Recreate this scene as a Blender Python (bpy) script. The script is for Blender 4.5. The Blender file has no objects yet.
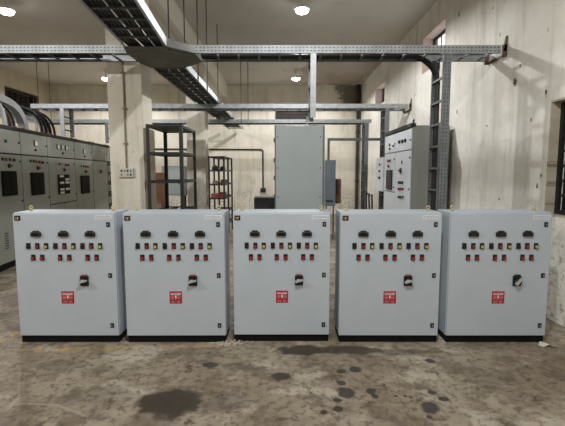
import bpy, math, random
from mathutils import Vector, Matrix
random.seed(7)
SC = bpy.context.scene
COL = SC.collection
F = 410.0; H = 1.6; PITCH = math.atan(41/410.0)
SP, CP = math.sin(PITCH), math.cos(PITCH)
BACK = 15.6; RIGHT = 2.92; LEFT = -8.6; CEIL = 4.81; FRONT = -7.0

def ray(u, v):
    a = (u-282.5)/F; b = (213-v)/F
    return Vector((a, b*SP+CP, b*CP-SP))
def atY(u, v, Y):
    d = ray(u, v); t = Y/d.y
    return Vector((d.x*t, Y, H+d.z*t))
def atX(u, v, X):
    d = ray(u, v); t = X/d.x
    return Vector((X, d.y*t, H+d.z*t))
def atZ(u, v, Z=0):
    d = ray(u, v); t = (Z-H)/d.z
    return Vector((d.x*t, d.y*t, Z))

# ---------------------------------------------------------------- materials
def srgb(r, g, b):
    f = lambda c: c/12.92 if c <= .04045 else ((c+.055)/1.055)**2.4
    return (f(r/255), f(g/255), f(b/255), 1)
class NT:
    def __init__(s, name):
        s.m = bpy.data.materials.new(name); s.m.use_nodes = True
        s.t = s.m.node_tree; s.b = s.t.nodes['Principled BSDF']
    def n(s, typ, **kw):
        nd = s.t.nodes.new(typ)
        for k, v in kw.items():
            if k in nd.bl_rna.properties.keys() and not k in nd.inputs: setattr(nd, k, v)
            else: nd.inputs[k].default_value = v
        return nd
    def l(s, a, b): s.t.links.new(a, b)
    def math(s, op, a, b=None, clamp=False):
        nd = s.t.nodes.new('ShaderNodeMath'); nd.operation = op; nd.use_clamp = clamp
        for i, x in enumerate((a, b)):
            if x is None: continue
            if isinstance(x, (int, float)): nd.inputs[i].default_value = x
            else: s.l(x, nd.inputs[i])
        return nd.outputs[0]
    def mix(s, fac, a, b):
        nd = s.t.nodes.new('ShaderNodeMix'); nd.data_type = 'RGBA'
        for i, x in ((0, fac), (6, a), (7, b)):
            if isinstance(x, (int, float, tuple)): nd.inputs[i].default_value = x
            else: s.l(x, nd.inputs[i])
        return nd.outputs[2]
    def noise(s, vec, scale, detail=4, rough=.55):
        nd = s.t.nodes.new('ShaderNodeTexNoise')
        nd.inputs['Scale'].default_value = scale; nd.inputs['Detail'].default_value = detail
        nd.inputs['Roughness'].default_value = rough
        s.l(vec, nd.inputs['Vector']); return nd.outputs['Fac']
    def ramp(s, fac, lo, hi):
        nd = s.t.nodes.new('ShaderNodeMapRange'); nd.clamp = True
        nd.interpolation_type = 'SMOOTHSTEP'
        s.l(fac, nd.inputs[0]); nd.inputs[1].default_value = lo; nd.inputs[2].default_value = hi
        return nd.outputs[0]
    def mapv(s, vec, sc=(1,1,1), loc=(0,0,0)):
        nd = s.t.nodes.new('ShaderNodeMapping'); nd.inputs['Scale'].default_value = sc
        nd.inputs['Location'].default_value = loc
        s.l(vec, nd.inputs['Vector']); return nd.outputs[0]
def P(name, col, rough=.5, metal=0, var=.08, scale=6, emit=None, spec=None):
    """painted / plain material with slight procedural mottling"""
    t = NT(name)
    co = t.t.nodes.new('ShaderNodeTexCoord').outputs['Object']
    nz = t.noise(co, scale, 3)
    c2 = tuple(max(0, c*(1-var*2.2)) for c in col[:3])+(1,)
    t.l(t.mix(t.ramp(nz, .3, .75), col, c2), t.b.inputs['Base Color'])
    t.b.inputs['Roughness'].default_value = rough
    t.b.inputs['Metallic'].default_value = metal
    if spec is not None: t.b.inputs['Specular IOR Level'].default_value = spec
    if emit:
        t.b.inputs['Emission Color'].default_value = emit[0]; t.b.inputs['Emission Strength'].default_value = emit[1]
    return t.m

def ellipses(t, vec2, items, wob):
    """max of soft ellipse masks; items = (x, y, rx, ry, angle, strength)"""
    sep = t.t.nodes.new('ShaderNodeSeparateXYZ'); t.l(vec2, sep.inputs[0])
    out = None
    for (cx, cy, rx, ry, an, st) in items:
        dx = t.math('SUBTRACT', sep.outputs[0], cx); dy = t.math('SUBTRACT', sep.outputs[1], cy)
        ca, sa = math.cos(an), math.sin(an)
        a = t.math('DIVIDE', t.math('ADD', t.math('MULTIPLY', dx, ca), t.math('MULTIPLY', dy, sa)), rx)
        b = t.math('DIVIDE', t.math('SUBTRACT', t.math('MULTIPLY', dy, ca), t.math('MULTIPLY', dx, sa)), ry)
        r = t.math('SQRT', t.math('ADD', t.math('MULTIPLY', a, a), t.math('MULTIPLY', b, b)))
        r = t.math('ADD', r, wob)
        m = t.math('MULTIPLY', t.math('SUBTRACT', 1, t.ramp(r, .75, 1.15)), st)
        out = m if out is None else t.math('MAXIMUM', out, m)
    return out

def wall_mat(name, base, light, stain, axis, pits=(), patch=(), pit_amt=.66, low=True):
    """old lime-washed plaster. axis: which coordinate runs along the wall (0 = x, 1 = y)"""
    t = NT(name)
    pos = t.t.nodes.new('ShaderNodeNewGeometry').outputs['Position']
    sep = t.t.nodes.new('ShaderNodeSeparateXYZ'); t.l(pos, sep.inputs[0])
    cmb = t.t.nodes.new('ShaderNodeCombineXYZ')
    t.l(sep.outputs[axis], cmb.inputs[0]); t.l(sep.outputs[2], cmb.inputs[1]); v = cmb.outputs[0]
    n1 = t.noise(v, .8, 6, .6); n2 = t.noise(v, 5, 6, .65)
    st = t.noise(t.mapv(v, (3.2, .35, 1)), 1.2, 6, .65)      # run-down streaks
    c = t.mix(t.ramp(n1, .35, .68), base, light)
    c = t.mix(t.math('MULTIPLY', t.ramp(st, .48, .74), .5), c, stain)
    c = t.mix(t.math('MULTIPLY', t.ramp(n2, .5, .8), .3), c, stain)
    n3 = t.noise(t.mapv(v, (1, .55, 1)), 9, 5, .75)
    msk = t.math('MULTIPLY', t.ramp(n3, pit_amt, pit_amt+.06), .75)
    if low:                                                    # damp and flaking along the foot of the wall
        lw = t.math('MULTIPLY', t.math('SUBTRACT', 1, t.ramp(sep.outputs[2], .1, 1.5)), t.ramp(t.noise(v, 14, 5, .7), .5, .66))
        msk = t.math('MAXIMUM', msk, t.math('MULTIPLY', lw, .8))
    c = t.mix(msk, c, srgb(98, 84, 66))
    wob = t.math('MULTIPLY', t.math('SUBTRACT', t.noise(v, 11, 4, .7), .5), 1.6)
    if patch: c = t.mix(ellipses(t, v, patch, wob), c, srgb(72, 60, 46))
    wob3 = t.math('MULTIPLY', t.math('SUBTRACT', t.noise(v, 32, 4, .75), .5), 3.2)
    if pits: c = t.mix(ellipses(t, v, pits, wob3), c, srgb(48, 38, 30))
    t.l(c, t.b.inputs['Base Color']); t.b.inputs['Roughness'].default_value = .9
    t.b.inputs['Specular IOR Level'].default_value = .15
    bp = t.t.nodes.new('ShaderNodeBump'); bp.inputs['Strength'].default_value = .25; bp.inputs['Distance'].default_value = .02
    t.l(n2, bp.inputs['Height']); t.l(bp.outputs[0], t.b.inputs['Normal'])
    return t.m

def floor_mat():
    t = NT('dirty_concrete')
    pos = t.t.nodes.new('ShaderNodeNewGeometry').outputs['Position']
    n1 = t.noise(pos, 1.1, 8, .62); n2 = t.noise(t.mapv(pos, (1,1,1), (5,3,0)), 3.5, 8, .68); n3 = t.noise(pos, 16, 6, .7)
    n4 = t.noise(t.mapv(pos, (1,1.4,1), (11,2,0)), 2.1, 7, .6)
    c = t.mix(t.ramp(n1, .36, .64), srgb(132, 119, 101), srgb(160, 150, 132))
    c = t.mix(t.math('MULTIPLY', t.ramp(n2, .46, .62), .6), c, srgb(88, 75, 59))
    c = t.mix(t.math('MULTIPLY', t.ramp(n4, .53, .64), .65), c, srgb(186, 178, 162))
    c = t.mix(t.math('MULTIPLY', t.ramp(n3, .48, .62), .6), c, srgb(76, 65, 52))
    n5 = t.noise(t.mapv(pos, (1,1,1), (2,9,0)), 7, 6, .72)
    c = t.mix(t.math('MULTIPLY', t.ramp(n5, .59, .64), .7), c, srgb(62, 51, 40))
    c = t.mix(t.math('MULTIPLY', t.ramp(n5, .3, .26), .0), c, srgb(190, 180, 160))
    wob = t.math('MULTIPLY', t.math('SUBTRACT', t.noise(pos, 6, 5, .65), .5), 1.5)
    # worn yellow line painted on the floor
    def seg(u0, v0, u1, v1, w):
        a = atZ(u0, v0); b = atZ(u1, v1); m = (a+b)/2; d = b-a
        return (m.x, m.y, d.length/2, w, math.atan2(d.y, d.x), 1)
    yl = ellipses(t, pos, [seg(4, 351, 135, 347.5, .045), seg(-8, 345.5, 22, 331, .05), seg(120, 348, 240, 345, .03)], wob)
    yl = t.math('MULTIPLY', yl, t.ramp(t.noise(pos, 10, 5, .7), .44, .62))
    c = t.mix(t.math('MULTIPLY', yl, .75), c, srgb(190, 152, 62))
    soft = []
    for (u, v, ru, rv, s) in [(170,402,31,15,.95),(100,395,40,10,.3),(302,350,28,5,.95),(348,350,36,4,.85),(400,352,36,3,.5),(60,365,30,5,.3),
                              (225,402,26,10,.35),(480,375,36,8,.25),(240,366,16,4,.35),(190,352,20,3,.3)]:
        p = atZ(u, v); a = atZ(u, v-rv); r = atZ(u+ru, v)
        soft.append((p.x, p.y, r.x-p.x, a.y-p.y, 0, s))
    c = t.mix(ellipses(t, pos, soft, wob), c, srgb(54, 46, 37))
    scr = ellipses(t, pos, [seg(28, 403.5, 58, 405, .012), seg(56, 404.5, 88, 417, .012), seg(5, 412, 18, 398, .014)], wob)
    c = t.mix(t.math('MULTIPLY', scr, .3), c, srgb(190, 180, 160))
    oil = []
    for (u, v, ru, rv) in [(281,376,10,4),(210,365,8,3),(346,392.5,9,5),(338,409,5.5,3.2),(337,400,5,2.8),(324,412,4,2.5),(341,383,5,2.5),
                           (341,371,5,2.2),(355,369.5,7,2.8),(371,391,5,3),(375,396,4,2.5),(430.5,408,10,6),(432,392.6,5,2),(443.6,399,6,2.5),
                           (430.5,361,5,2.5),(405,396,2,1.2),(411,397.5,2,1.2),(396,396,2,1.3),(429,417,3,1.8)]:
        p = atZ(u, v); a = atZ(u, v-rv); r = atZ(u+ru, v)
        oil.append((p.x, p.y, r.x-p.x, a.y-p.y, 0, .88))
    wob2 = t.math('MULTIPLY', t.math('SUBTRACT', t.noise(pos, 12, 3, .6), .5), 1.1)
    om = ellipses(t, pos, oil, wob2)
    c = t.mix(om, c, srgb(42, 39, 36))
    t.l(c, t.b.inputs['Base Color'])
    wet = atZ(338, 353)
    wm = ellipses(t, pos, [(wet.x, wet.y, .07, .16, 0, 1)], wob2)
    r = t.math('SUBTRACT', .72, t.math('MULTIPLY', t.math('MAXIMUM', om, wm), .3))
    r = t.math('SUBTRACT', r, t.math('MULTIPLY', n1, .1))
    t.l(r, t.b.inputs['Roughness'])
    bp = t.t.nodes.new('ShaderNodeBump'); bp.inputs['Strength'].default_value = .3; bp.inputs['Distance'].default_value = .015
    t.l(t.math('ADD', n2, t.math('MULTIPLY', n3, .4)), bp.inputs['Height']); t.l(bp.outputs[0], t.b.inputs['Normal'])
    return t.m

def perf_mat(name, run, across, col, hole, pitch=.05, off=.022, r=.0078):
    """galvanised sheet with two rows of punched holes; run/across = object axes"""
    t = NT(name)
    co = t.t.nodes.new('ShaderNodeTexCoord').outputs['Object']
    sep = t.t.nodes.new('ShaderNodeSeparateXYZ'); t.l(co, sep.inputs[0])
    a = t.math('SUBTRACT', t.math('MULTIPLY', t.math('FRACT', t.math('DIVIDE', sep.outputs[run], pitch)), pitch), pitch/2)
    b = t.math('SUBTRACT', t.math('ABSOLUTE', sep.outputs[across]), off)
    a2 = t.math('MULTIPLY', a, .62)
    d = t.math('SQRT', t.math('ADD', t.math('MULTIPLY', a2, a2), t.math('MULTIPLY', b, b)))
    m = t.math('LESS_THAN', d, r)
    nz = t.noise(co, 7, 4)
    c = t.mix(t.ramp(nz, .3, .7), col, tuple(x*.72 for x in col[:3])+(1,))
    t.l(t.mix(m, c, hole), t.b.inputs['Base Color'])
    t.b.inputs['Metallic'].default_value = .45; t.b.inputs['Roughness'].default_value = .5
    return t.m

M = {}
M['floor'] = floor_mat()
rp = lambda u, v: (lambda p: (p.y, p.z))(atX(u, v, RIGHT))
pits = []
for (u, v, a, b) in [(459,14,.03,.11),(515,82,.05,.1),(520,66,.02,.05),(546,92,.025,.09),(552,108,.025,.07),(457,112,.03,.07),
                     (550,150,.03,.05),(537,186,.02,.06),(541,176,.02,.05),(549,197,.04,.06),(487,126,.02,.03),(493,8,.015,.05),
                     (500,35,.015,.06),(470,60,.015,.04),(550,130,.02,.05),(499,199,.02,.03),(531,120,.015,.05),(415,95,.02,.05),(548,30,.01,.05)]:
    y, z = rp(u, v); pits.append((y, z, a*.8, b*.5, 0, .9))
M['wall_right'] = wall_mat('right_plaster', srgb(210,207,198), srgb(233,231,224), srgb(152,145,130), 1, pits, pit_amt=.655)
bp_ = lambda u, v: (lambda p: (p.x, p.z))(atY(u, v, BACK))
px, pz = bp_(354, 95); qx, qz = bp_(345, 88)
M['wall_back'] = wall_mat('back_plaster', srgb(214,208,193), srgb(230,225,213), srgb(164,152,131), 0,
                          patch=[(px, pz, .55, .45, 0, .8), (qx, qz, .4, .25, 0, .7), (bp_(243,185)[0], bp_(243,185)[1], .5, .5, 0, .18)], pit_amt=.72)
M['wall_left'] = wall_mat('left_plaster', srgb(196,186,164), srgb(210,201,182), srgb(156,142,120), 1, pit_amt=.74)
M['wall_front'] = wall_mat('front_plaster', srgb(205,195,172), srgb(220,210,188), srgb(160,146,120), 0, pit_amt=.74)
M['pillar'] = wall_mat('pillar_plaster', srgb(218,212,198), srgb(234,229,217), srgb(152,140,118), 0, pit_amt=.66)
M['jamb'] = wall_mat('worn_shaded_jamb_plaster', srgb(168,158,140), srgb(190,182,166), srgb(110,94,74), 1, pit_amt=.58)  # pits are wear; the greyer base paints in shade to set the jamb off
def ceil_mat():
    t = NT('ceiling_plaster')
    pos = t.t.nodes.new('ShaderNodeNewGeometry').outputs['Position']
    n1 = t.noise(pos, .5, 6, .6); n2 = t.noise(t.mapv(pos, (1.5,.6,1)), 1.4, 6, .7)
    c = t.mix(t.ramp(n1, .3, .7), srgb(198,192,183), srgb(212,207,199))
    p = atZ(335, 71, CEIL)
    wob = t.math('MULTIPLY', t.math('SUBTRACT', n2, .5), 2.4)
    c = t.mix(t.math('MULTIPLY', ellipses(t, pos, [(p.x+.2, p.y, 1.5, 2.2, 0, .8), (2.2, 14.6, .8, 1.1, 0, 1)], wob), .6), c, srgb(112,92,72))
    t.l(c, t.b.inputs['Base Color']); t.b.inputs['Roughness'].default_value = .92
    return t.m
M['ceiling'] = ceil_mat()
M['pink'] = P('pink_reveal_plaster', srgb(216,192,178), .85, var=.08, scale=5)
M['cab'] = P('light_grey_powder_coat', srgb(181,191,200), .42, var=.025, scale=3)
M['cab_edge'] = P('light_grey_gasket_edge', srgb(202,210,215), .4, var=.02)
M['black'] = P('black_plastic', srgb(22,22,24), .45, var=.1)
M['gloss_black'] = P('glossy_black_glass', srgb(15,16,18), .15, var=.05)
M['plinth'] = P('black_plinth_steel', srgb(12,12,13), .7, var=.1, spec=.2)
M['red'] = P('red_plastic_cap', srgb(166,30,32), .35, var=.04)
M['yellow'] = P('yellow_plastic_cap', srgb(186,170,52), .35, var=.04)
M['green'] = P('green_plastic_cap', srgb(60,150,80), .35, var=.04)
M['orange'] = P('bronze_print', srgb(196,142,104), .5, var=.04)
M['white'] = P('white_print', srgb(232,232,232), .5, var=.02)
M['label'] = P('silver_white_sticker', srgb(214,219,226), .35, var=.02)
M['ink'] = P('grey_ink', srgb(128,132,140), .5, var=.02)
M['signred'] = P('red_sign_enamel', srgb(168,26,40), .4, var=.05)
M['brass'] = P('zinc_yellow_plated_steel', srgb(206,196,150), .35, .5, var=.1)
M['silver'] = P('brushed_steel', srgb(205,206,208), .35, .5, var=.05)
M['row'] = P('grey_green_enamel', srgb(150,154,147), .45, var=.05, scale=1.5)
M['row_dark'] = P('seam_dark_steel', srgb(28,28,26), .6, var=.1)
M['row_r'] = P('pale_grey_enamel', srgb(200,207,213), .42, var=.04, scale=1.5)
M['row_side'] = P('mid_grey_enamel', srgb(142,145,142), .5, var=.05, scale=1.5)
M['meter'] = P('white_meter_face', srgb(222,222,216), .4, var=.02)
M['tall'] = P('tall_panel_grey', srgb(166,175,176), .45, var=.04, scale=2)
M['tall_side'] = P('blue_grey_steel', srgb(112,122,132), .45, var=.05)
M['box_dark'] = P('slate_grey_enamel', srgb(98,106,116), .45, var=.06)
M['galv'] = P('galvanised_steel', srgb(176,181,184), .45, .5, var=.12, scale=9)
M['galv_dark'] = P('dull_galvanised_steel', srgb(98,102,104), .55, .4, var=.2, scale=9)
M['plate'] = P('weathered_tray_plate', srgb(104,104,96), .6, .3, var=.2, scale=4)
gc = srgb(182,188,192); hc = srgb(82,86,90)
M['perf_x'] = perf_mat('punched_steel_along', 0, 2, gc, hc)
M['perf_y'] = perf_mat('punched_steel_deep', 1, 2, gc, hc)
M['perf_z'] = perf_mat('punched_steel_upright', 2, 0, srgb(140,146,150), hc)
M['rack'] = P('black_slotted_angle', srgb(38,42,44), .5, .2, var=.15)
M['cable'] = P('black_cable_sheath', srgb(24,24,25), .5, var=.1)
M['cable_grey'] = P('grey_cable_sheath', srgb(196,200,202), .45, var=.08)
M['cable_brown'] = P('brown_cable_sheath', srgb(94,66,54), .5, var=.08)
M['wood'] = P('brown_plywood', srgb(112,76,50), .7, var=.15, scale=8)
M['board'] = P('grey_brown_board', srgb(132,118,98), .8, var=.1, scale=4)
M['pipe'] = P('painted_conduit', srgb(150,136,116), .6, var=.15, scale=10)
M['rust'] = P('rusty_iron', srgb(62,54,46), .75, var=.25, scale=10)
M['rust_light'] = P('rust_stained_steel', srgb(112,98,84), .7, var=.25, scale=10)
M['pvc'] = P('cream_pvc', srgb(206,202,190), .5, var=.06)
M['rubble'] = P('pale_plaster_rubble', srgb(196,188,168), .9, var=.2, scale=20)
M['paper'] = P('crumpled_white_paper', srgb(205,205,196), .8, var=.08)
M['redbox'] = P('faded_red_carton', srgb(150,74,66), .7, var=.12)
M['tan'] = P('tan_carton', srgb(160,134,100), .8, var=.12)
M['darkpart'] = P('dark_cast_iron', srgb(54,52,52), .6, .2, var=.15)
M['lamp'] = P('glowing_lamp_diffuser', (1,1,1,1), .5, var=0, emit=((1,.985,.95,1), 22))
M['lampbody'] = P('white_lamp_housing', srgb(210,210,206), .5, var=.03)
M['daylight_glass'] = P('frosted_window_glass', srgb(220,225,230), .5, var=.03)

# ---------------------------------------------------------------- mesh builder
class MB:
    def __init__(s): s.v = []; s.f = []; s.mi = []; s.mats = []; s.sm = []
    def _m(s, m):
        if m not in s.mats: s.mats.append(m)
        return s.mats.index(m)
    def add(s, vs, fs, m, smooth=False):
        o = len(s.v); s.v += [tuple(v) for v in vs]; k = s._m(m)
        for f in fs: s.f.append(tuple(i+o for i in f)); s.mi.append(k); s.sm.append(smooth)
        return s
    def box(s, x0, x1, y0, y1, z0, z1, m, b=0):
        if x0 > x1: x0, x1 = x1, x0
        if y0 > y1: y0, y1 = y1, y0
        if z0 > z1: z0, z1 = z1, z0
        b = min(b, (x1-x0)/2.2, (y1-y0)/2.2, (z1-z0)/2.2)
        if b <= 0:
            vs = [(x, y, z) for z in (z0, z1) for y in (y0, y1) for x in (x0, x1)]
            return s.add(vs, [(0,2,3,1),(4,5,7,6),(0,1,5,4),(2,6,7,3),(0,4,6,2),(1,3,7,5)], m)
        import bmesh
        bm = bmesh.new(); bmesh.ops.create_cube(bm, size=1)
        for v in bm.verts:
            v.co = ((x0+x1)/2+v.co.x*(x1-x0), (y0+y1)/2+v.co.y*(y1-y0), (z0+z1)/2+v.co.z*(z1-z0))
        bmesh.ops.bevel(bm, geom=bm.edges[:], offset=b, segments=2, affect='EDGES', profile=.5)
        bm.verts.index_update()
        s.add([v.co[:] for v in bm.verts], [[v.index for v in f.verts] for f in bm.faces], m)
        bm.free(); return s
    def cyl(s, p0, p1, r, m, seg=12, r1=None, smooth=True):
        p0 = Vector(p0); p1 = Vector(p1); r1 = r if r1 is None else r1
        d = (p1-p0).normalized(); a = d.orthogonal().normalized(); b = d.cross(a)
        vs = []
        for p, rr in ((p0, r), (p1, r1)):
            for i in range(seg):
                an = 2*math.pi*i/seg; vs.append(p+a*math.cos(an)*rr+b*math.sin(an)*rr)
        s.add(vs, [(i, (i+1) % seg, seg+(i+1) % seg, seg+i) for i in range(seg)], m, smooth)
        return s.add(vs, [tuple(range(seg))[::-1], tuple(range(seg, 2*seg))], m)
    def tube(s, pts, r, m, seg=8, flat=1.0):
        pts = [Vector(p) for p in pts]; vs = []; n = len(pts)
        up = None
        for i, p in enumerate(pts):
            d = (pts[min(i+1, n-1)]-pts[max(i-1, 0)]).normalized()
            if up is None: up = d.orthogonal().normalized()
            a = (up-d*up.dot(d)).normalized(); b = d.cross(a); up = a
            for k in range(seg):
                an = 2*math.pi*k/seg; vs.append(p+a*math.cos(an)*r+b*math.sin(an)*r*flat)
        fs = [(i*seg+k, i*seg+(k+1) % seg, (i+1)*seg+(k+1) % seg, (i+1)*seg+k) for i in range(n-1) for k in range(seg)]
        s.add(vs, fs, m, True)
        return s.add(vs, [tuple(range(seg))[::-1], tuple(range((n-1)*seg, n*seg))], m)
    def torus(s, c, R, r, m, ax='x', n=16, k=8):
        vs = []; c = Vector(c)
        for i in range(n):
            A = 2*math.pi*i/n
            for j in range(k):
                B = 2*math.pi*j/k; q = R+r*math.cos(B); h = r*math.sin(B)
                p = (q*math.cos(A), h, q*math.sin(A)) if ax == 'y' else (h, q*math.cos(A), q*math.sin(A))
                vs.append(c+Vector(p))
        return s.add(vs, [(i*k+j, i*k+(j+1) % k, ((i+1) % n)*k+(j+1) % k, ((i+1) % n)*k+j) for i in range(n) for j in range(k)], m, True)
    def prism(s, poly, z0, z1, m, ax=2):
        """extrude a 2-D polygon; ax = extrusion axis"""
        def mk(a, b, c):
            return {2: (a, b, c), 1: (a, c, b), 0: (c, a, b)}[ax]
        n = len(poly)
        vs = [mk(a, b, z0) for a, b in poly]+[mk(a, b, z1) for a, b in poly]
        fs = [tuple(range(n))[::-1], tuple(range(n, 2*n))]+[(i, (i+1) % n, n+(i+1) % n, n+i) for i in range(n)]
        return s.add(vs, fs, m)
    def build(s, name, parent=None, origin=None):
        import bmesh
        o = Vector(origin) if origin is not None else Vector((0,0,0))
        me = bpy.data.meshes.new(name)
        me.from_pydata([tuple(Vector(v)-o) for v in s.v], [], s.f)
        for m in s.mats: me.materials.append(M[m])
        for p, i, sm in zip(me.polygons, s.mi, s.sm): p.material_index = i; p.use_smooth = sm
        bm = bmesh.new(); bm.from_mesh(me); bmesh.ops.recalc_face_normals(bm, faces=bm.faces); bm.to_mesh(me); bm.free()
        ob = bpy.data.objects.new(name, me); COL.objects.link(ob)
        ob.location = o
        if parent: ob.parent = parent
        return ob
def tag(o, label=None, cat=None, group=None, kind=None):
    if label: o['label'] = label
    if cat: o['category'] = cat
    if group: o['group'] = group
    if kind: o['kind'] = kind
    return o
def thing(name, label, cat, loc=(0,0,0), rz=0, group=None):
    o = bpy.data.objects.new(name, None); COL.objects.link(o)
    o.empty_display_size = .1; o.location = loc; o.rotation_euler = (0,0,rz)
    return tag(o, label, cat, group)
def kids(o): return [c for c in bpy.data.objects if c.parent == o]
def copy_tree(o, parent=None):
    c = o.copy(); COL.objects.link(c)
    if parent: c.parent = parent
    for ch in kids(o): copy_tree(ch, c)
    return c
def struct(mb, name): return tag(mb.build(name), kind='structure')

# ---------------------------------------------------------------- room shell
struct(MB().box(LEFT-.3, RIGHT+.3, FRONT-.3, BACK+.3, -.2, 0, 'floor'), 'floor')
struct(MB().box(LEFT-.3, RIGHT+.3, FRONT-.3, BACK+.3, CEIL, CEIL+.2, 'ceiling'), 'ceiling')
struct(MB().box(LEFT, RIGHT, FRONT-.3, FRONT, 0, CEIL, 'wall_front'), 'wall_front')

def holed(mb, axis, c0, c1, a0, a1, holes, m):
    """wall slab with rectangular openings. axis 'x' -> thickness in x, runs in y"""
    xs = sorted({a0, a1}|{h[0] for h in holes}|{h[1] for h in holes})
    for i in range(len(xs)-1):
        lo, hi = xs[i], xs[i+1]; mid = (lo+hi)/2
        hs = sorted([(h[2], h[3]) for h in holes if h[0] < mid < h[1]])
        z = 0
        for (z0, z1) in hs+[(CEIL, CEIL)]:
            if z0 > z:
                if axis == 'x': mb.box(c0, c1, lo, hi, z, z0, m)
                else: mb.box(lo, hi, c0, c1, z, z0, m)
            z = z1
WR = [(7.62, 8.85, 3.62, 4.36), (12.0, 13.2, 3.6, 4.2), (2.6, 4.56, 1.12, 2.37)]
mb = MB(); holed(mb, 'x', RIGHT, RIGHT+.3, FRONT-.3, BACK+.3, WR, 'wall_right'); struct(mb, 'wall_right')
b0 = atY(275, 103, BACK); b1 = atY(311, 121, BACK)
WB = [(b0.x, b1.x, b1.z-.1, b0.z)]
mb = MB(); holed(mb, 'y', BACK, BACK+.3, LEFT, RIGHT, WB, 'wall_back'); struct(mb, 'wall_back')
WL = [(13.0, 14.75, 3.3, 4.26)]
mb = MB(); holed(mb, 'x', LEFT-.3, LEFT, FRONT-.3, BACK+.3, WL, 'wall_left'); struct(mb, 'wall_left')

PX0, PX1 = -2.53, -2.03
for y in (6.06, 10.95):
    struct(MB().box(PX0, PX1, y, y+.45, 0, 4.37, 'pillar', .012), 'pillar')
struct(MB().box(PX0, PX1, FRONT, BACK, 4.37, CEIL, 'pillar'), 'ceiling_beam')

def window(n, side, h, depth, reveal='pink', bars=6, rails=2, glass='gloss_black', dark='row_dark'):
    y0, y1, z0, z1 = h
    r = tag(bpy.data.objects.new('window_%d' % n, None), kind='structure'); COL.objects.link(r)
    e = .004
    def bx(mb, a0, a1, c0, c1, zz0, zz1, m):
        if side == 'right': mb.box(RIGHT+c0, RIGHT+c1, a0, a1, zz0, zz1, m)
        if side == 'left': mb.box(LEFT-c0, LEFT-c1, a0, a1, zz0, zz1, m)
        if side == 'back': mb.box(a0, a1, BACK+c0, BACK+c1, zz0, zz1, m)
    w = .02
    mb = MB()
    bx(mb, y0, y0+w, .002, .3, z0, z1, reveal); bx(mb, y1-w, y1, .002, .3, z0, z1, reveal)
    bx(mb, y0+w, y1-w, .002, .3, z1-w, z1, reveal); bx(mb, y0+w, y1-w, .002, .3, z0, z0+w, reveal)
    mb.build('window_reveal', r)
    mb = MB(); f = .045
    a0, a1, q0, q1 = y0+w, y1-w, z0+w, z1-w
    bx(mb, a0, a0+f, depth, depth+.04, q0, q1, dark); bx(mb, a1-f, a1, depth, depth+.04, q0, q1, dark)
    bx(mb, a0+f, a1-f, depth, depth+.04, q1-f, q1, dark); bx(mb, a0+f, a1-f, depth, depth+.04, q0, q0+f, dark)
    for i in range(bars):
        a = a0+f+(a1-a0-2*f)*(i+.5)/bars; bx(mb, a-.009, a+.009, depth+.01, depth+.03, q0+f, q1-f, dark)
    for i in range(rails):
        z = q0+f+(q1-q0-2*f)*(i+1)/(rails+1); bx(mb, a0+f, a1-f, depth+.008, depth+.032, z-.014, z+.014, dark)
    fr = mb.build('window_frame', r)
    if glass:
        mb = MB(); bx(mb, a0+f, a1-f, depth+.05, depth+.06, q0+f, q1-f, glass); mb.build('window_pane', r)
    return r
window(1, 'right', WR[0], .22, 'pink', 5, 1, None)
window(2, 'right', WR[1], .22, 'pink', 5, 1, None)
window(3, 'right', WR[2], .1, 'jamb', 14, 6, 'gloss_black')
window(4, 'back', WB[0], .05, 'board', 4, 5, 'rust')
window(5, 'left', WL[0], .08, 'board', 6, 1, 'gloss_black')

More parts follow.
